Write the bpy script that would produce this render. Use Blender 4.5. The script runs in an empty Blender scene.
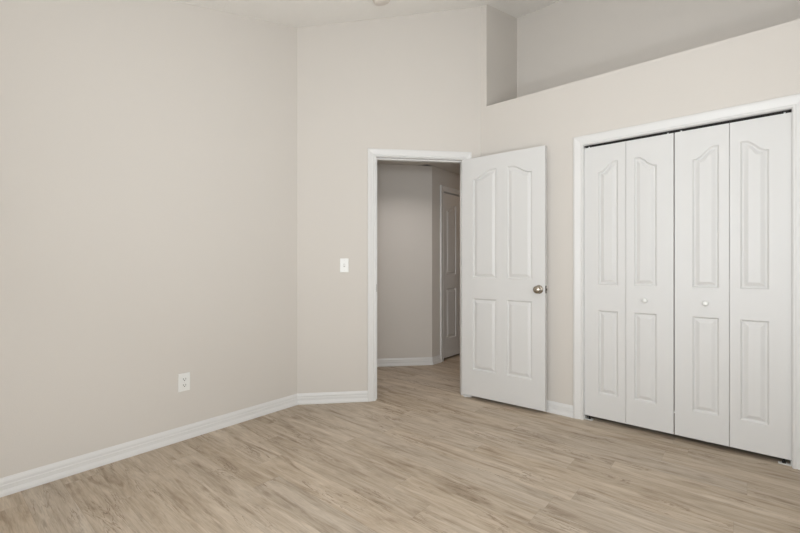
import bpy, bmesh, math
from mathutils import Vector, Matrix

# ------------------------------------------------------------------ camera, world, lights, exposure
SC = bpy.context.scene
COL = SC.collection
# room frame: X runs along the closet wall (to the right), Y towards the closet wall, Z up; metres
CAM_H = 1.12
cam_d = bpy.data.cameras.new('camera')
cam = bpy.data.objects.new('camera', cam_d)
COL.objects.link(cam)
cam.location = (0, 0, CAM_H)
cam.rotation_euler = (math.radians(90), 0, math.radians(40.07))
cam_d.sensor_width = 36
cam_d.lens = 408 / 800 * 36
cam_d.shift_y = -0.5 / 800
cam_d.clip_start = 0.02
SC.camera = cam

SC.view_settings.view_transform = 'Standard'
SC.view_settings.look = 'None'
SC.view_settings.gamma = 1
SC.view_settings.use_curve_mapping = False
SC.view_settings.exposure = 0.0

world = bpy.data.worlds.new('world')
SC.world = world
world.use_nodes = True
bg = world.node_tree.nodes['Background']
bg.inputs['Color'].default_value = (0.80, 0.90, 1.0, 1)
bg.inputs['Strength'].default_value = 1.0


def area(name, loc, direction, sx, sy, watts, col, shape='RECTANGLE'):
    d = bpy.data.lights.new(name, 'AREA')
    d.shape = shape
    d.size = sx
    d.size_y = sy
    d.energy = watts
    d.color = col
    o = bpy.data.objects.new(name, d)
    COL.objects.link(o)
    o.location = loc
    o.rotation_euler = Vector(direction).to_track_quat('-Z', 'Y').to_euler()
    return o


XL, XR = -2.768, 0.75            # left and right wall
YC, YB = 3.138, -0.50            # closet wall and rear wall
area('assumed_rear_daylight', (-0.55, YB + 0.06, 1.00), (0.05, 1, -0.5), 1.9, 0.8, 20.5, (0.925, 0.965, 1.0))  # assumed daylight from an unseen window, placed and powered for overall brightness
area('added_side_daylight', (XR - 0.06, 1.50, 1.35), (-1, 0.1, 0), 1.3, 1.2, 3, (0.92, 0.965, 1.0))  # unseen side daylight added to brighten the left wall and niche
# assumed bounce flash by the camera; the low uplight is added to lift the ceiling
area('bounce_flash', (0.05, -0.15, 1.45), (-0.04, 0.60, 1), 0.4, 0.4, 36, (0.925, 0.965, 1.0), 'DISK')
area('added_low_uplight', (0.50, -0.20, 0.40), (-0.34, 0.30, 1), 0.4, 0.4, 23, (0.925, 0.965, 1.0), 'DISK')
area('added_hall_fill', (-2.44, 3.02, 2.20), (0, 0, -1), 0.25, 0.25, 3.6, (1.0, 0.95, 0.93), 'DISK').data.spread = math.radians(135)  # unseen fill added to brighten the hall back wall; no fixture here
area('added_hall_far_fill', (-1.95, 5.1, 2.20), (-0.3, 0, -1), 0.25, 0.25, 1.7, (1.0, 0.64, 0.36), 'DISK')  # unseen warm fill added for the right hall wall and its door


def ceil_z(y):
    return 3.053 + 0.264 * (y - 1.996)


# ------------------------------------------------------------------ materials
def lin(c):
    return tuple((v / 255 / 12.92) if v / 255 <= 0.04045 else ((v / 255 + 0.055) / 1.055) ** 2.4 for v in c) + (1,)


def mat(name, rgb, rough=0.5, metal=0.0, spec=0.5, bump=0, bscale=200, vary=0.0):
    m = bpy.data.materials.new(name)
    m.use_nodes = True
    nt = m.node_tree
    b = nt.nodes['Principled BSDF']
    b.inputs['Base Color'].default_value = lin(rgb)
    b.inputs['Roughness'].default_value = rough
    b.inputs['Metallic'].default_value = metal
    b.inputs['Specular IOR Level'].default_value = spec
    tc = nt.nodes.new('ShaderNodeTexCoord')
    if vary:
        n = nt.nodes.new('ShaderNodeTexNoise')
        n.inputs['Scale'].default_value = 3
        n.inputs['Detail'].default_value = 3
        nt.links.new(tc.outputs['Object'], n.inputs['Vector'])
        mx = nt.nodes.new('ShaderNodeMix')
        mx.data_type = 'RGBA'
        a = lin(rgb)
        mx.inputs[6].default_value = tuple(v * (1 - vary) for v in a[:3]) + (1,)
        mx.inputs[7].default_value = tuple(min(1, v * (1 + vary)) for v in a[:3]) + (1,)
        nt.links.new(n.outputs['Fac'], mx.inputs[0])
        nt.links.new(mx.outputs[2], b.inputs['Base Color'])
    if bump:
        n = nt.nodes.new('ShaderNodeTexNoise')
        n.inputs['Scale'].default_value = bscale
        n.inputs['Detail'].default_value = 4
        nt.links.new(tc.outputs['Object'], n.inputs['Vector'])
        bp = nt.nodes.new('ShaderNodeBump')
        bp.inputs['Strength'].default_value = bump
        bp.inputs['Distance'].default_value = 0.003
        nt.links.new(n.outputs['Fac'], bp.inputs['Height'])
        nt.links.new(bp.outputs['Normal'], b.inputs['Normal'])
    return m


M_WALL = mat('greige_wall_paint', (214, 208.5, 201.5), 0.75, spec=0.25, bump=0.12, bscale=160)
M_CEIL = mat('textured_ceiling_paint', (241, 238, 233), 0.9, spec=0.1, bump=0.75, bscale=45)
M_TRIM = mat('white_trim_paint', (223, 222, 220), 0.38, spec=0.4)
M_DOOR = mat('white_door_paint', (219, 218, 216), 0.42, spec=0.4, bump=0.05, bscale=120)
M_PLATE = mat('white_plastic', (236, 236, 233), 0.3, spec=0.5)
M_SLOT = mat('dark_slot', (70, 66, 62), 0.6)
M_SHADOWGAP = mat('slot_shade_grey', (190, 188, 184), 0.5)  # flat grey stands in for the shade around the switch toggle
M_NICKEL = mat('satin_nickel', (176, 168, 156), 0.24, metal=1.0)
M_BRASS = mat('dull_steel', (92, 86, 78), 0.4, metal=1.0)
M_TRACK = mat('gap_shade_metal', (38, 36, 34), 0.6, metal=0.3)  # shade of the door gap put into the colour of track and floor pins
M_WHITEMETAL = mat('white_enamelled_metal', (225, 225, 222), 0.4)
M_DETECTOR = mat('off_white_plastic', (222, 214, 205), 0.45)  # slightly darker and warmer white than the wall plates
M_VINYL = mat('window_vinyl', (232, 232, 230), 0.4)


def floor_material():
    m = bpy.data.materials.new('oak_vinyl_planks')
    m.use_nodes = True
    nt = m.node_tree
    L = nt.links.new
    b = nt.nodes['Principled BSDF']
    PW, PL = 0.152, 1.22

    def math_(op, a, bb=None, c=None):
        n = nt.nodes.new('ShaderNodeMath')
        n.operation = op
        for i, v in enumerate((a, bb, c)):
            if v is None:
                continue
            if isinstance(v, (int, float)):
                n.inputs[i].default_value = v
            else:
                L(v, n.inputs[i])
        return n.outputs[0]

    def comb(x, y, z):
        n = nt.nodes.new('ShaderNodeCombineXYZ')
        for i, v in enumerate((x, y, z)):
            if isinstance(v, (int, float)):
                n.inputs[i].default_value = v
            else:
                L(v, n.inputs[i])
        return n.outputs[0]

    def noise(vec, detail, rough, dist=0.0):
        n = nt.nodes.new('ShaderNodeTexNoise')
        n.inputs['Scale'].default_value = 1
        n.inputs['Detail'].default_value = detail
        n.inputs['Roughness'].default_value = rough
        n.inputs['Distortion'].default_value = dist
        L(vec, n.inputs['Vector'])
        return n.outputs['Fac']

    def ramp(fac, stops):
        n = nt.nodes.new('ShaderNodeValToRGB')
        e = n.color_ramp.elements
        while len(e) < len(stops):
            e.new(0.5)
        for i, (p, c) in enumerate(stops):
            e[i].position = p
            e[i].color = c
        L(fac, n.inputs['Fac'])
        return n.outputs['Color']

    def g(v):
        return (v, v, v, 1)

    def mixc(mode, fac, a, c):
        n = nt.nodes.new('ShaderNodeMix')
        n.data_type = 'RGBA'
        n.blend_type = mode
        if isinstance(fac, (int, float)):
            n.inputs[0].default_value = fac
        else:
            L(fac, n.inputs[0])
        for i, v in ((6, a), (7, c)):
            if isinstance(v, tuple):
                n.inputs[i].default_value = v
            else:
                L(v, n.inputs[i])
        return n.outputs[2]

    tc = nt.nodes.new('ShaderNodeTexCoord')
    sp = nt.nodes.new('ShaderNodeSeparateXYZ')
    L(tc.outputs['Object'], sp.inputs[0])
    X, Y = sp.outputs[0], sp.outputs[1]
    yr = math_('DIVIDE', math_('ADD', Y, 20.03), PW)
    row = math_('FLOOR', yr)
    fy = math_('FRACT', yr)
    wn = nt.nodes.new('ShaderNodeTexWhiteNoise')
    wn.noise_dimensions = '1D'
    L(row, wn.inputs['W'])
    xr = math_('ADD', math_('DIVIDE', math_('ADD', X, 20), PL), wn.outputs['Value'])
    pid = math_('FLOOR', xr)
    fx = math_('FRACT', xr)
    wn2 = nt.nodes.new('ShaderNodeTexWhiteNoise')
    wn2.noise_dimensions = '2D'
    L(comb(row, pid, 0), wn2.inputs['Vector'])
    sd = nt.nodes.new('ShaderNodeSeparateColor')
    L(wn2.outputs['Color'], sd.inputs[0])
    s1, s2, s3 = sd.outputs[0], sd.outputs[1], sd.outputs[2]
    gx = math_('ADD', X, math_('MULTIPLY', s1, 37.0))
    gy = math_('ADD', Y, math_('MULTIPLY', s2, 23.0))
    # cloudy tone along the plank
    cl = noise(comb(math_('MULTIPLY', gx, 2.6), math_('MULTIPLY', gy, 19.0), s3), 5, 0.60, 0.8)
    # grain lines
    gr = noise(comb(math_('MULTIPLY', gx, 5.0), math_('MULTIPLY', gy, 85.0), 3.1), 6, 0.66, 1.2)
    fine = noise(comb(math_('MULTIPLY', gx, 14.0), math_('MULTIPLY', gy, 260.0), 7.7), 3, 0.6, 0.2)
    base = ramp(cl, [(0.24, lin((130, 113, 94))), (0.42, lin((172, 157, 139))), (0.58, lin((188, 174, 157))), (0.78, lin((202, 190, 174)))])
    c1 = mixc('MULTIPLY', 0.75, base, ramp(gr, [(0.28, g(0.66)), (0.48, g(0.98)), (0.70, g(1.06))]))
    c2 = mixc('MULTIPLY', 0.65, c1, ramp(fine, [(0.3, g(0.80)), (0.6, g(1.05))]))
    # dark cracks along the grain
    ck = noise(comb(math_('MULTIPLY', gx, 2.2), math_('MULTIPLY', gy, 17.0), 11.0), 5, 0.6, 1.6)
    band = math_('ABSOLUTE', math_('SUBTRACT', ck, 0.5))
    gate = noise(comb(math_('MULTIPLY', gx, 2.3), math_('MULTIPLY', gy, 6.0), 19.0), 2, 0.5, 0.0)
    crack = math_('MULTIPLY', ramp(band, [(0.0, g(1)), (0.022, g(0))]), ramp(gate, [(0.52, g(0)), (0.62, g(1))]))
    c3 = mixc('MIX', math_('MULTIPLY', crack, 0.75), c2, lin((104, 84, 66)))
    # knots
    vo = nt.nodes.new('ShaderNodeTexVoronoi')
    vo.inputs['Scale'].default_value = 1
    L(comb(math_('MULTIPLY', gx, 2.6), math_('MULTIPLY', gy, 7.5), s3), vo.inputs['Vector'])
    kn = ramp(vo.outputs['Distance'], [(0.02, g(1)), (0.14, g(0))])
    c4 = mixc('MIX', math_('MULTIPLY', kn, 0.5), c3, lin((112, 92, 72)))
    # tone per plank
    hv = nt.nodes.new('ShaderNodeHueSaturation')
    L(c4, hv.inputs['Color'])
    L(math_('ADD', 1.02, math_('MULTIPLY', s3, 0.12)), hv.inputs['Value'])
    L(math_('ADD', 0.98, math_('MULTIPLY', s1, 0.14)), hv.inputs['Saturation'])
    # seams
    ey = math_('MULTIPLY', math_('MINIMUM', fy, math_('SUBTRACT', 1.0, fy)), PW)
    ex = math_('MULTIPLY', math_('MINIMUM', fx, math_('SUBTRACT', 1.0, fx)), PL)
    e = math_('MINIMUM', ex, ey)
    seam = ramp(math_('MULTIPLY', e, 100.0), [(0.03, g(0.72)), (0.12, g(1))])
    fin = mixc('MULTIPLY', 0.7, hv.outputs['Color'], seam)
    L(fin, b.inputs['Base Color'])
    b.inputs['Roughness'].default_value = 0.5
    b.inputs['Specular IOR Level'].default_value = 0.35
    bp = nt.nodes.new('ShaderNodeBump')
    bp.inputs['Strength'].default_value = 0.12
    bp.inputs['Distance'].default_value = 0.002
    L(gr, bp.inputs['Height'])
    L(bp.outputs['Normal'], b.inputs['Normal'])
    return m


M_FLOOR = floor_material()


# ------------------------------------------------------------------ helpers
def obj(name, bm, material, parent=None, smooth=False):
    bmesh.ops.recalc_face_normals(bm, faces=bm.faces)
    me = bpy.data.meshes.new(name)
    bm.to_mesh(me)
    bm.free()
    me.materials.append(material)
    if smooth:
        for p in me.polygons:
            p.use_smooth = True
    o = bpy.data.objects.new(name, me)
    COL.objects.link(o)
    if parent is not None:
        o.parent = parent
    return o


def thing(name, loc, rotz, label, cat, group=None, kind=None):
    o = bpy.data.objects.new(name, None)
    o.empty_display_size = 0.1
    COL.objects.link(o)
    o.location = loc
    o.rotation_euler = (0, 0, rotz)
    return tag(o, label, cat, group, kind)


def tag(o, label, cat, group=None, kind=None):
    o['label'] = label
    o['category'] = cat
    if group:
        o['group'] = group
    if kind:
        o['kind'] = kind
    return o


def add_prism(bm, pts, a, b):
    """closed polygon given as 3D points (bottom ring) pushed by vector b-a"""
    d = Vector(b) - Vector(a)
    v0 = [bm.verts.new(Vector(p)) for p in pts]
    v1 = [bm.verts.new(Vector(p) + d) for p in pts]
    bm.faces.new(v0)
    bm.faces.new(list(reversed(v1)))
    n = len(pts)
    for i in range(n):
        bm.faces.new((v0[i], v0[(i + 1) % n], v1[(i + 1) % n], v1[i]))


def add_box(bm, x0, x1, y0, y1, z0, z1, bevel=0.0):
    r = bmesh.ops.create_cube(bm, size=1)
    for v in r['verts']:
        v.co = Vector((x0 + (v.co.x + .5) * (x1 - x0), y0 + (v.co.y + .5) * (y1 - y0), z0 + (v.co.z + .5) * (z1 - z0)))
    if bevel:
        es = list({e for v in r['verts'] for e in v.link_edges})
        bmesh.ops.bevel(bm, geom=es, offset=bevel, segments=2, affect='EDGES', profile=0.5)


def add_lathe(bm, prof, mtx, n=32):
    """prof: (radius, height) along local +Z; mtx places it"""
    rings = []
    for r, h in prof:
        if r < 1e-6:
            rings.append([bm.verts.new(mtx @ Vector((0, 0, h)))])
        else:
            rings.append([bm.verts.new(mtx @ Vector((r * math.cos(2 * math.pi * i / n), r * math.sin(2 * math.pi * i / n), h))) for i in range(n)])
    for a, b in zip(rings, rings[1:]):
        for i in range(n):
            j = (i + 1) % n
            if len(a) == 1 and len(b) == 1:
                continue
            if len(a) == 1:
                bm.faces.new((a[0], b[i], b[j]))
            elif len(b) == 1:
                bm.faces.new((a[i], a[j], b[0]))
            else:
                bm.faces.new((a[i], a[j], b[j], b[i]))
    for rg in (rings[0], rings[-1]):
        if len(rg) > 1:
            bm.faces.new(rg)


class Frame:
    """a wall: origin on the floor line, u along the wall, n into the room"""
    def __init__(s, o, u, n):
        s.o, s.u, s.n = Vector((o[0], o[1], 0)), Vector((u[0], u[1], 0)).normalized(), Vector((n[0], n[1], 0)).normalized()

    def p(s, a, z, t=0.0):
        return s.o + s.u * a + s.n * t + Vector((0, 0, z))


CASING = [(0, 0), (0, .009), (.003, .0115), (.009, .0115), (.013, .009), (.020, .010), (.034, .0145), (.046, .0175), (.055, .0175), (.059, .0155), (.0605, .012), (.0605, 0)]
BASE = [(0, 0), (.019, 0), (.019, .007), (.0185, .014), (.0135, .028), (.0115, .0285), (.0115, .050), (.0090, .053), (.0090, .066), (.007, .074), (.004, .082), (.003, .086), (0, .086)]


def casing_bm(F, a0, a1, zh, width):
    bm = bmesh.new()
    k = width / CASING[-1][0]
    rows = []
    for w, t in CASING:
        w *= k
        rows.append([bm.verts.new(q) for q in (F.p(a0 - w, 0, t), F.p(a0 - w, zh + w, t), F.p(a1 + w, zh + w, t), F.p(a1 + w, 0, t))])
    for r0, r1 in zip(rows, rows[1:]):
        for i in range(3):
            bm.faces.new((r0[i], r0[i + 1], r1[i + 1], r1[i]))
    r0, r1 = rows[-1], rows[0]
    for i in range(3):
        bm.faces.new((r0[i], r0[i + 1], r1[i + 1], r1[i]))
    bm.faces.new([r[0] for r in rows])
    bm.faces.new([r[3] for r in reversed(rows)])
    return bm


def base_bm(F, a0, a1, k0=0.0, k1=0.0):
    bm = bmesh.new()
    A = [bm.verts.new(F.p(a0 + k0 * t, z, t)) for t, z in BASE]
    B = [bm.verts.new(F.p(a1 - k1 * t, z, t)) for t, z in BASE]
    n = len(A)
    for i in range(n):
        j = (i + 1) % n
        bm.faces.new((A[i], A[j], B[j], B[i]))
    bm.faces.new(A)
    bm.faces.new(list(reversed(B)))
    return bm


def jamb_bm(F, a0, a1, zh, depth, th=0.018, stop=True):
    """lining of an opening a0..a1 (clear width) running back from the wall face"""
    bm = bmesh.new()

    def bar(u0, u1, z0, z1, t0, t1):
        add_prism(bm, [F.p(u0, z0, t0), F.p(u1, z0, t0), F.p(u1, z1, t0), F.p(u0, z1, t0)], F.p(0, 0, t0), F.p(0, 0, t1))
    bar(a0 - th, a0, 0, zh, 0, -depth)
    bar(a1, a1 + th, 0, zh, 0, -depth)
    bar(a0 - th, a1 + th, zh, zh + th, 0, -depth)
    if stop:
        bar(a0, a0 + .010, 0, zh - .010, -.038, -.072)
        bar(a1 - .010, a1, 0, zh - .010, -.038, -.072)
        bar(a0, a1, zh - .010, zh, -.038, -.072)
    return bm


def wall_bm(F, a0, a1, ztop, thick, opening=None):
    """wall prism from a0 to a1; ztop(point) gives the height, opening=(u0,u1,zh) from the floor"""
    bm = bmesh.new()
    top = lambda a, t: ztop(F.p(a, 0, t))
    ring = [(a0, 0)]
    if opening:
        u0, u1, zh = opening
        ring += [(u0, 0), (u0, zh), (u1, zh), (u1, 0)]
    ring += [(a1, 0), (a1, None), (a0, None)]
    v = []
    for t in (0, -thick):
        v.append([bm.verts.new(F.p(a, top(a, t) if z is None else z, t)) for a, z in ring])
    bm.faces.new(v[0])
    bm.faces.new(list(reversed(v[1])))
    n = len(ring)
    for i in range(n):
        j = (i + 1) % n
        bm.faces.new((v[0][i], v[0][j], v[1][j], v[1][i]))
    return bm


def s_curve(x):
    x = min(1.0, max(0.0, (x - 0.06) / 0.76))
    return x * x * (3 - 2 * x)


RELIEF = [(0.0, 0.0), (0.003, 0.004), (0.008, 0.0105), (0.011, 0.0115), (0.015, 0.0112), (0.034, 0.0022), (0.038, 0.0012)]


def panel_slab(W, z0, z1, thick, cols, nseg=14, both=False):
    """moulded door leaf in local coordinates: x 0..W, front face y=0 looking to -y, back y=thick.
    cols: list of (u0, u1, [panels bottom to top]); panel = (zb, z_at_u0, z_at_u1)"""
    bm = bmesh.new()

    def side(yf, sg):
        P = lambda x, z, d=0.0: bm.verts.new((x, yf + sg * d, z))
        xs = 0.0
        for u0, u1, panels in cols:
            bm.faces.new([P(xs, z0), P(u0, z0), P(u0, z1), P(xs, z1)])
            xs = u1
            N = nseg
            tops = []
            for zb, za, zc in panels:
                flat = abs(za - zc) < 1e-6

                def T(f, za=za, zc=zc):
                    return za + (zc - za) * (s_curve(f) if zc > za else 1 - s_curve(1 - f) if zc < za else 0)
                tops.append((zb, T))
            # rails: below the first panel, between, above the last
            lower = [(u0, z0), (u1, z0)]
            for zb, T in tops:
                bm.faces.new([P(*q) for q in lower] + [P(u1, zb), P(u0, zb)])
                lower = [(u0 + (u1 - u0) * i / N, T(i / N)) for i in range(N + 1)]
            bm.faces.new([P(*q) for q in lower] + [P(u1, z1), P(u0, z1)])
            # panels
            for zb, T in tops:
                rings = []
                for d, dep in RELIEF:
                    a, b2 = u0 + d, u1 - d
                    ring = [(a, zb + d), (b2, zb + d)]
                    for i in range(N + 1):
                        q = 1 - i / N
                        sl = (T(min(1, q + .02)) - T(max(0, q - .02))) / (.04 * (u1 - u0))
                        k = 0.45 * d / .038
                        ring.append((a + (b2 - a) * q, T(q) * (1 - k) + (T(0) + T(1)) / 2 * k - d * math.sqrt(1 + 0.8 * sl * sl)))
                    rings.append([P(x, z, dep) for x, z in ring])
                m = len(rings[0])
                for r0, r1 in zip(rings, rings[1:]):
                    for i in range(m):
                        j = (i + 1) % m
                        bm.faces.new((r0[i], r0[j], r1[j], r1[i]))
                bm.faces.new(rings[-1])
        bm.faces.new([P(xs, z0), P(W, z0), P(W, z1), P(xs, z1)])
    side(0.0, 1)
    if both:
        side(thick, -1)
    else:
        bm.faces.new([bm.verts.new(q) for q in ((0, thick, z0), (0, thick, z1), (W, thick, z1), (W, thick, z0))])
    for q in (((0, 0), (0, 1)), ((0, 1), (1, 1)), ((1, 1), (1, 0)), ((1, 0), (0, 0))):
        (ax, az), (bx, bz) = q
        A, B = (ax * W, (z0, z1)[az]), (bx * W, (z0, z1)[bz])
        bm.faces.new([bm.verts.new(p) for p in ((A[0], 0, A[1]), (B[0], 0, B[1]), (B[0], thick, B[1]), (A[0], thick, A[1]))])
    bmesh.ops.remove_doubles(bm, verts=bm.verts, dist=1e-5)
    return bm


KNOB = [(0.0, 0.0), (.033, 0.0), (.033, .003), (.030, .007), (.016, .010), (.0125, .013), (.0125, .024), (.017, .029), (.0235, .034), (.0292, .041), (.0292, .047), (.0262, .054), (.019, .0585), (.009, .0605), (0, .061)]
SMALL_KNOB = [(0.0, 0.0), (.0095, 0.0), (.0085, .006), (.009, .011), (.0135, .016), (.0165, .021), (.0165, .025), (.0135, .0295), (.007, .0315), (0, .032)]
TO_MY = Matrix.Rotation(math.radians(90), 4, 'X')      # local +Z -> -Y
TO_PY = Matrix.Rotation(math.radians(-90), 4, 'X')     # local +Z -> +Y

# ------------------------------------------------------------------ setting: floor, ceilings, walls
T = 0.12
C1 = Vector((XL, 1.996))
CD = Vector((-1.728, YC))
du = (CD - C1).normalized()
FD = Frame(C1, du, (du.y, -du.x))               # wall with the open doorway
FL = Frame((XL, YB), (0, 1), (1, 0))            # left wall
FC = Frame((-1.6756, YC), (1, 0), (0, -1))      # closet wall, a=0 at the recess corner
FR = Frame((XR, YC), (0, -1), (-1, 0))          # right wall
FB = Frame((XL, YB), (1, 0), (0, 1))            # rear wall
LEN_D = (CD - C1).length
YN = 3.751                                      # back of the niche above the closet
X_NICHE = -1.6756
LEDGE = 2.482
HC = Vector((-2.704, 3.781))                    # corner in the hall
HZ = 2.256                                      # hall ceiling
hall_ceiling_top = lambda p: HZ


def structure(o, label, cat):
    return tag(o, label, cat, kind='structure')


ct = lambda p: ceil_z(p.y)

bm = bmesh.new()
add_box(bm, -4.6, 1.4, -1.0, 7.0, -0.10, 0.0)
structure(obj('floor', bm, M_FLOOR), 'light greyish oak plank floor running through bedroom and hall', 'floor')

bm = bmesh.new()
y0, y1 = YB - T, YN + T
pts = [(XL - T, y0), (XR + T, y0), (XR + T, y1), (X_NICHE - 0.05, y1), (X_NICHE - 0.05, YC + 0.08), (XL - T, C1.y + 0.02)]
lo = [bm.verts.new((x, y, ceil_z(y))) for x, y in pts]
hi = [bm.verts.new((x, y, ceil_z(y) + 0.1)) for x, y in pts]
bm.faces.new(lo)
bm.faces.new(list(reversed(hi)))
for i in range(len(pts)):
    j = (i + 1) % len(pts)
    bm.faces.new((lo[i], lo[j], hi[j], hi[i]))
structure(obj('ceiling', bm, M_CEIL), 'sloped off white textured ceiling over the bedroom', 'ceiling')

structure(obj('wall_left', wall_bm(FL, -T, C1.y - YB, ct, T), M_WALL), 'long plain greige wall with the outlet near the floor', 'wall')

# doorway wall
A0, A1, ZH = 0.642, 1.392, 2.028
JT = 0.018
structure(obj('wall_doorway', wall_bm(FD, 0, LEN_D, ct, T, (A0 - JT, A1 + JT, ZH + JT)), M_WALL), 'angled greige wall around the open doorway', 'wall')

# return beside the niche (runs to the ceiling) and niche back wall, which also closes the closet
bm = bmesh.new()
xa, xb = CD.x, X_NICHE
add_prism(bm, [(xa, YC, 0), (xa, YC, ceil_z(YC)), (xa, YN + T, ceil_z(YN + T)), (xa, YN + T, 0)], (xa, 0, 0), (xb, 0, 0))
structure(obj('wall_niche_side', bm, M_WALL), 'narrow full height wall end beside the high niche', 'wall')
FN = Frame((X_NICHE, YN), (1, 0), (0, -1))
structure(obj('wall_niche_back', wall_bm(FN, 0, XR - X_NICHE + T, ct, T), M_WALL), 'shaded wall at the back of the high niche over the closet', 'wall')

# closet wall up to the plant ledge
B0, B1, BH = -0.890 - X_NICHE, 0.208 - X_NICHE, 1.997
structure(obj('wall_closet', wall_bm(FC, 0, XR - X_NICHE, lambda p: LEDGE, 0.11, (B0 - JT, B1 + JT, BH + JT)), M_WALL), 'greige closet wall ending in a high ledge', 'wall')
bm = bmesh.new()
add_box(bm, X_NICHE, XR, YC + 0.11, YN, LEDGE - 0.10, LEDGE)
structure(obj('trim_ledge', bm, M_WALL), 'flat painted shelf top over the closet', 'ledge')


# right wall and rear wall, with an assumed rear window and a side one added for light
def wall_with_window(name, F, a0, a1, ztop, win, label):
    bm = bmesh.new()
    u0, u1, z0, z1 = win
    for r in ((a0, u0, 0, None), (u1, a1, 0, None), (u0, u1, 0, z0), (u0, u1, z1, None)):
        s, e, zb, zt = r
        v = []
        for t in (0, -T):
            tp = lambda a: ztop(F.p(a, 0, t)) if zt is None else zt
            v.append([bm.verts.new(F.p(a, z, t)) for a, z in ((s, zb), (e, zb), (e, tp(e)), (s, tp(s)))])
        bm.faces.new(v[0])
        bm.faces.new(list(reversed(v[1])))
        for i in range(4):
            j = (i + 1) % 4
            bm.faces.new((v[0][i], v[0][j], v[1][j], v[1][i]))
    return structure(obj(name, bm, M_WALL), label, 'wall')


def window(name, F, win, label):
    u0, u1, z0, z1 = win
    bm = bmesh.new()

    def bar(a, b, c, d, t0=-0.05, t1=-0.10):
        add_prism(bm, [F.p(a, c, t0), F.p(b, c, t0), F.p(b, d, t0), F.p(a, d, t0)], F.p(0, 0, t0), F.p(0, 0, t1))
    w = 0.045
    bar(u0, u0 + w, z0, z1)
    bar(u1 - w, u1, z0, z1)
    bar(u0 + w, u1 - w, z0, z0 + w)
    bar(u0 + w, u1 - w, z1 - w, z1)
    zm = (z0 + z1) / 2
    bar(u0 + w, u1 - w, zm - .02, zm + .02)
    f = structure(obj(name, bm, M_VINYL), label, 'window')
    gm = bpy.data.materials.get('window_glass')
    if gm is None:
        gm = bpy.data.materials.new('window_glass')
        gm.use_nodes = True
        nt = gm.node_tree
        tr = nt.nodes.new('ShaderNodeBsdfTransparent')
        gl = nt.nodes.new('ShaderNodeBsdfGlossy')
        gl.inputs['Roughness'].default_value = 0.02
        mx = nt.nodes.new('ShaderNodeMixShader')
        mx.inputs[0].default_value = 0.06
        nt.links.new(tr.outputs[0], mx.inputs[1])
        nt.links.new(gl.outputs[0], mx.inputs[2])
        nt.links.new(mx.outputs[0], nt.nodes['Material Output'].inputs['Surface'])
    g = bmesh.new()
    add_prism(g, [F.p(u0 + w, z0 + w, -.072), F.p(u1 - w, z0 + w, -.072), F.p(u1 - w, z1 - w, -.072), F.p(u0 + w, z1 - w, -.072)], F.p(0, 0, -.072), F.p(0, 0, -.078))
    obj('pane', g, gm, f)


WB = (1.22, 3.22, 0.64, 1.98)
wall_with_window('wall_rear', FB, -T, XR - XL + T, ct, WB, 'greige wall with a wide window facing the closet')
window('window_1', FB, WB, 'unseen wide white framed window assumed in the rear wall')
WR = (0.95, 2.33, 0.70, 1.98)
wall_with_window('wall_right', FR, -T - (YN - YC), YC - YB, ct, WR, 'greige wall with an added window opposite the long plain wall')
window('added_window_2', FR, WR, 'unseen white framed window added for light in the wall beside the closet')

# hall
hd = du
FH = Frame(HC - hd * 1.45, hd, (hd.y, -hd.x))
structure(obj('wall_hall_back', wall_bm(FH, 0, 1.45, hall_ceiling_top, T), M_WALL), 'grey looking hall wall seen through the doorway', 'wall')
FHR = Frame(HC, (0, 1), (1, 0))
HD0, HD1, HDH = 0.222, 0.222 + 0.735, 2.000
structure(obj('wall_hall_right', wall_bm(FHR, 0, 2.6, hall_ceiling_top, T, (HD0 - JT, HD1 + JT, HDH + JT)), M_WALL), 'dim hall wall holding the closed hall door', 'wall')
FHE = Frame((HC.x - T, HC.y + 2.6), (1, 0), (0, -1))
structure(obj('wall_hall_end', wall_bm(FHE, 0, 1.15, hall_ceiling_top, T), M_WALL), 'end wall of the hall, around the corner', 'wall')
FHS = Frame((CD.x, HC.y + 2.6), (0, -1), (-1, 0))
structure(obj('wall_hall_side', wall_bm(FHS, 0, HC.y + 2.6 - YN - T, hall_ceiling_top, T), M_WALL), 'hall side wall behind the closet', 'wall')
PL_ = HC - hd * 1.45
e0 = Vector((XL - T, C1.y + 0.0))
fdir = (PL_ - e0).normalized()
FHL = Frame(e0, fdir, (fdir.y, -fdir.x))
structure(obj('wall_hall_left', wall_bm(FHL, 0, (PL_ - e0).length, hall_ceiling_top, T), M_WALL), 'short wall closing the hall, outside the doorway view', 'wall')
bm = bmesh.new()
nb = -FD.n
pp = [FD.p(0, 0, -T), FD.p(LEN_D, 0, -T), Vector((CD.x, YN, 0)), Vector((CD.x, HC.y + 2.6, 0)), Vector((HC.x, HC.y + 2.6, 0)), Vector((HC.x, HC.y, 0)), Vector((PL_.x, PL_.y, 0)), Vector((e0.x, e0.y, 0))]
add_prism(bm, [(p.x, p.y, HZ) for p in pp], (0, 0, HZ), (0, 0, HZ + 0.08))
structure(obj('ceiling_hall', bm, M_WALL), 'low hall ceiling just over the doorway head', 'ceiling')

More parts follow.
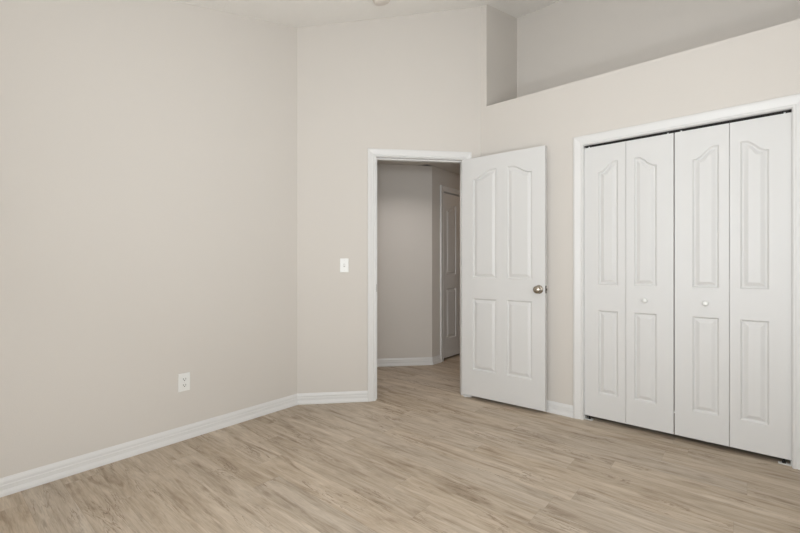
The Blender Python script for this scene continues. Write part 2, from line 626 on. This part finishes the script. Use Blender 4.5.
FHK = Frame((HC.x - 0.75, HC.y), (0, 1), (1, 0))  # unseen box added behind the hall door to stop light leaking in
structure(obj('wall_light_block', wall_bm(FHK, -0.1, 1.5, hall_ceiling_top, T), M_WALL), 'unseen wall added behind the hall door to block stray light', 'wall')
for nm, yy in (('wall_light_block_near', HC.y - 0.10), ('wall_light_block_far', HC.y + 1.5)):
    bm = bmesh.new()
    add_box(bm, HC.x - 0.75, HC.x - T, yy, yy + 0.05, 0, HZ)
    structure(obj(nm, bm, M_WALL), ('near' if yy < HC.y else 'far') + ' side of the unseen light block added behind the hall door', 'wall')
bm = bmesh.new()
add_box(bm, HC.x - 0.75, HC.x, HC.y - 0.1, HC.y + 1.55, HZ, HZ + 0.08)
structure(obj('ceiling_light_block', bm, M_CEIL), 'ceiling of the unseen light block added behind the hall door', 'ceiling')

# ------------------------------------------------------------------ trim
structure(obj('trim_1', casing_bm(FD, A0 - .012, A1 + .006, ZH + .006, 0.060), M_TRIM), 'white moulded casing around the open doorway', 'casing')
jm = structure(obj('trim_2', jamb_bm(FD, A0, A1, ZH, T), M_TRIM), 'white jamb lining inside the open doorway', 'jamb')
structure(obj('trim_3', casing_bm(FC, B0 - .002, B1 + .002, BH + .002, 0.068), M_TRIM), 'white moulded casing around the closet opening', 'casing')
structure(obj('trim_4', jamb_bm(FC, B0, B1, BH, 0.11, stop=False), M_TRIM), 'white jamb lining of the closet opening', 'jamb')
structure(obj('trim_5', casing_bm(FHR, HD0 - .005, HD1 + .005, HDH + .005, 0.058), M_TRIM), 'casing around the hall door', 'casing')
structure(obj('trim_6', jamb_bm(FHR, HD0, HD1, HDH, T, stop=False), M_TRIM), 'jamb lining of the hall door', 'jamb')

kin = math.tan(math.radians(42.3) / 2)
structure(obj('baseboard_left', base_bm(FL, 0, C1.y - YB, 1, kin), M_TRIM), 'long white moulded baseboard under the outlet', 'baseboard')
structure(obj('baseboard_doorway', base_bm(FD, 0, A0 - .072, kin, 0), M_TRIM), 'short white baseboard left of the open doorway', 'baseboard')
structure(obj('baseboard_closet', base_bm(FC, -0.03, B0 - .070), M_TRIM), 'white baseboard between the open door and the closet', 'baseboard')
structure(obj('baseboard_closet_end', base_bm(FC, B1 + .070, XR - X_NICHE, 0, 1), M_TRIM), 'white baseboard past the far side of the closet', 'baseboard')
structure(obj('baseboard_right', base_bm(FR, 0, YC - YB, 1, 1), M_TRIM), 'white baseboard along the window wall beside the closet', 'baseboard')
structure(obj('baseboard_rear', base_bm(FB, 0, XR - XL, 1, 1), M_TRIM), 'white baseboard under the rear window', 'baseboard')
kout = -math.tan(math.radians(42.3) / 2)
structure(obj('baseboard_hall_back', base_bm(FH, 0, 1.45, 0, kout), M_TRIM), 'white baseboard in the hall seen through the doorway', 'baseboard')
structure(obj('baseboard_hall_right', base_bm(FHR, 0, HD0 - .063, kout, 0), M_TRIM), 'short baseboard beside the hall door casing', 'baseboard')

# ------------------------------------------------------------------ doors
# open entry door, folded back against the closet wall
DW, DT = 0.7070, 0.035
DZ0, DZ1 = 0.027, 2.027
d1 = thing('door_1', (-1.8455, 3.0155, 0), math.radians(2.6), 'white four panel door standing open against the closet wall', 'door', kind='structure')
cols = [(.104, .315, [(.248, .848, .848), (1.018, 1.850, 1.914)]), (.407, .608, [(.248, .848, .848), (1.018, 1.914, 1.850)])]
obj('leaf', panel_slab(DW, DZ0, DZ1, DT, cols, both=True), M_DOOR, d1)
KZ, KX = 0.942, 0.661
bm = bmesh.new()
add_lathe(bm, KNOB, Matrix.Translation((KX, 0.0, KZ)) @ TO_MY)
k = obj('door_knob', bm, M_NICKEL, d1, smooth=True)
k['label'] = 'satin nickel round knob'
bm = bmesh.new()
add_lathe(bm, [(a, b * .86) for a, b in KNOB], Matrix.Translation((KX, DT, KZ)) @ TO_PY)
k = obj('door_knob', bm, M_NICKEL, d1, smooth=True)
k['label'] = 'satin nickel knob on the hidden face'
bm = bmesh.new()
add_box(bm, DW - .001, DW + .0015, .006, DT - .006, KZ - .028, KZ + .028)
add_box(bm, DW, DW + .010, .012, DT - .012, KZ - .008, KZ + .008, .002)
k = obj('latch', bm, M_BRASS, d1)
k['label'] = 'metal latch plate in the door edge'
for hz in (0.22, 1.03, 1.84):
    bm = bmesh.new()
    add_lathe(bm, [(0, 0), (.006, 0), (.006, .09), (0, .09)], Matrix.Translation((-.004, DT + .004, hz - .045)), 12)
    add_box(bm, -.0015, 0.0, .004, DT + .004, hz - .045, hz + .045)
    k = obj('hinge', bm, M_BRASS, d1)

# strike plate in the left jamb
bm = bmesh.new()
f = FD
q = [f.p(A0, 0.905, .0008), f.p(A0, 0.905, -.034), f.p(A0, 0.967, -.034), f.p(A0, 0.967, .0008)]
add_prism(bm, q, (0, 0, 0), f.u * 0.002)
sp = obj('strike_plate', bm, M_BRASS)
tag(sp, 'small dark metal strike plate on the doorway jamb', 'strike plate')

# bifold closet doors: two pairs of hinged leaves
LZ0, LZ1, LT = 0.032, 1.981, 0.030
LY = 3.158


def leaf_cols(a, b):
    return [(a, b, [(.205, .802, .802), (.985, 0, 0)])]


def bifold(name, x0, xm, x1, knob_leaf, label, pins):
    r = thing(name, (x0, LY, 0), 0, label, 'closet door', kind='structure')
    w0, w1 = xm - .0011 - x0, x1 - xm - .0011
    # outer stile .094 and inner stile .049: the arch climbs towards the fold
    c0 = [(.094, w0 - .049, [(.205, .802, .802), (.985, 1.792, 1.860)])]
    c1 = [(.049, w1 - .094, [(.205, .802, .802), (.985, 1.860, 1.792)])]
    l0 = obj('leaf', panel_slab(w0, LZ0, LZ1, LT, c0), M_DOOR, r)
    l1 = obj('leaf', panel_slab(w1, LZ0, LZ1, LT, c1), M_DOOR, r)
    l1.location.x = xm + .0011 - x0
    bm = bmesh.new()
    if knob_leaf == 1:
        kx, par = w1 - .094 - (w1 - .143) / 2, l1
    else:
        kx, par = .094 + (w0 - .143) / 2, l0
    add_lathe(bm, SMALL_KNOB, Matrix.Translation((kx, 0, .890)) @ TO_MY, 24)
    obj('knob', bm, M_PLATE, par, smooth=True)
    for px in pins:
        bm = bmesh.new()
        add_lathe(bm, [(0, 0), (.0045, 0), (.0045, .018), (0, .018)], Matrix.Translation((px - x0, .014, LZ1)), 12)
        obj('pivot_pin', bm, M_PLATE, r)
    for hz in (.25, 1.0, 1.75):
        bm = bmesh.new()
        add_box(bm, w0 - .02, w0 + .02, LT, LT + .003, hz - .04, hz + .04)
        obj('hinge', bm, M_WHITEMETAL, r)
    return r


L_A, L_F1, L_M, L_F2, L_B = -.8897, -.6200, -.3418, -.0632, .2078
bifold('door_2', L_A, L_F1, L_M - .0027, 1, 'pair of white folding closet doors nearer the open door, left of the two pairs', (L_A + .028, L_M - .035))
bifold('door_3', L_M + .0027, L_F2, L_B, 0, 'pair of white folding closet doors at the photo edge, right of the two pairs', (L_M + .037, L_B - .028))
# aligner between the middle leaves
bm = bmesh.new()
add_box(bm, L_M - .006, L_M + .006, LY + .002, LY + .02, .168, .180, .001)
tag(obj('door_aligner', bm, M_PLATE), 'tiny white aligner low in the gap between the closet door pairs', 'aligner')

# head track
bm = bmesh.new()
xs, xe = X_NICHE + B0 + .001, X_NICHE + B1 - .001
add_box(bm, xs, xe, LY + .000, LY + .030, BH - .003, BH - .0005)
add_box(bm, xs, xe, LY - .002, LY + .000, BH - .009, BH - .0005)
add_box(bm, xs, xe, LY + .030, LY + .032, BH - .018, BH - .0005)
tag(obj('door_track', bm, M_TRACK), 'slim metal track, coloured dark as the shaded gap, above the folding closet doors', 'track')


def bracket(x, flip, label):
    r = thing('pivot_bracket', (x, LY + .012, 0), 0, label, 'bracket', 'closet floor pivot brackets')
    s = -1 if flip else 1
    bm = bmesh.new()
    a, b = sorted((0, s * .055))
    add_box(bm, a, b, -.018, .014, 0.0, .004, .001)
    a, b = sorted((0, s * .003))
    add_box(bm, a, b, -.018, .014, .004, .030)
    obj('plate', bm, M_WHITEMETAL, r)
    bm = bmesh.new()
    add_lathe(bm, [(0, .004), (.008, .004), (.008, .014), (.005, .016), (.005, .031), (0, .031)], Matrix.Translation((s * .030, 0, 0)), 16)
    obj('pivot_pin', bm, M_TRACK, r)
    return r


bracket(X_NICHE + B0 + .001, False, 'small white floor bracket at the closet jamb beside the baseboard')
bracket(X_NICHE + B1 - .001, True, 'small white floor bracket under the closet door nearest the photo edge')

# closed hall door
W2 = HD1 - HD0 - .006
d4 = thing('door_4', FHR.p(HD0 + .003, 0, -.022), math.radians(90), 'dim closed panel door down the hall', 'door', kind='structure')
hc = [(.105, W2 / 2 - .048, [(.250, .850, .850), (1.018, 1.795, 1.862)]), (W2 / 2 + .048, W2 - .105, [(.250, .850, .850), (1.018, 1.862, 1.795)])]
obj('leaf', panel_slab(W2, .022, HDH - .010, .035, hc), M_DOOR, d4)
bm = bmesh.new()
add_lathe(bm, KNOB, Matrix.Translation((W2 - .065, 0, .94)) @ TO_MY)
obj('door_knob', bm, M_NICKEL, d4, smooth=True)

# ------------------------------------------------------------------ small things
# light switch: local x along the wall, y into the wall, z up
sw = thing('light_switch', FD.p(.378, 1.125, 0), math.atan2(du.y, du.x), 'white toggle light switch on the wall left of the doorway', 'light switch')
bm = bmesh.new()
add_box(bm, -.035, .035, -.006, 0, -.057, .057, .003)
obj('plate', bm, M_PLATE, sw)
bm = bmesh.new()
add_box(bm, -.005, .005, -.017, -.006, -.004, .009, .0015)
obj('toggle', bm, M_PLATE, sw)
bm = bmesh.new()
add_box(bm, -.0065, .0065, -.0066, -.006, -.013, .013)
obj('toggle_slot', bm, M_SHADOWGAP, sw)
for z in (-.041, .041):
    bm = bmesh.new()
    add_lathe(bm, [(0, 0), (.0032, 0), (.0026, .0012), (0, .0014)], Matrix.Translation((0, -.006, z)) @ TO_MY, 12)
    obj('screw', bm, M_WHITEMETAL, sw)

ou = thing('wall_outlet', (XL, 1.120, .370), math.radians(90), 'white duplex outlet low on the long plain wall', 'outlet')
bm = bmesh.new()
add_box(bm, -.036, .036, -.007, 0, -.058, .058, .003)
obj('plate', bm, M_PLATE, ou)
for z in (-.0195, .0195):
    bm = bmesh.new()
    add_box(bm, -.017, .017, -.0095, -.007, z - .0135, z + .0135, .003)
    rc = obj('receptacle', bm, M_PLATE, ou)
    bm = bmesh.new()
    add_box(bm, -.0085, -.0058, -.0100, -.0090, z - .002, z + .0075)
    add_box(bm, .0058, .0085, -.0100, -.0090, z - .003, z + .0075)
    add_lathe(bm, [(0, 0), (.0034, 0), (.0034, .0010), (0, .0010)], Matrix.Translation((0, -.0090, z - .0075)) @ TO_MY, 12)
    sl = obj('slots', bm, M_SLOT, rc)
bm = bmesh.new()
add_lathe(bm, [(0, 0), (.0032, 0), (.0026, .0012), (0, .0014)], Matrix.Translation((0, -.007, 0)) @ TO_MY, 12)
obj('screw', bm, M_WHITEMETAL, ou)

# smoke detector on the sloped ceiling: only its lower rim shows at the top of the picture
sx, sy = -2.058, 2.232
sd = thing('smoke_detector', (sx, sy, ceil_z(sy)), 0, 'round off white smoke detector on the ceiling above the doorway', 'smoke detector')
tilt = Matrix.Rotation(math.atan(0.264) + math.pi, 4, 'X')
bm = bmesh.new()
add_lathe(bm, [(0, 0), (.068, 0), (.068, .010), (0, .010)], tilt, 40)
obj('base_plate', bm, M_DETECTOR, sd)
bm = bmesh.new()
add_lathe(bm, [(0, .010), (.062, .010), (.063, .022), (.058, .032), (.040, .038), (.0, .040)], tilt, 40)
obj('cover', bm, M_DETECTOR, sd, smooth=True)
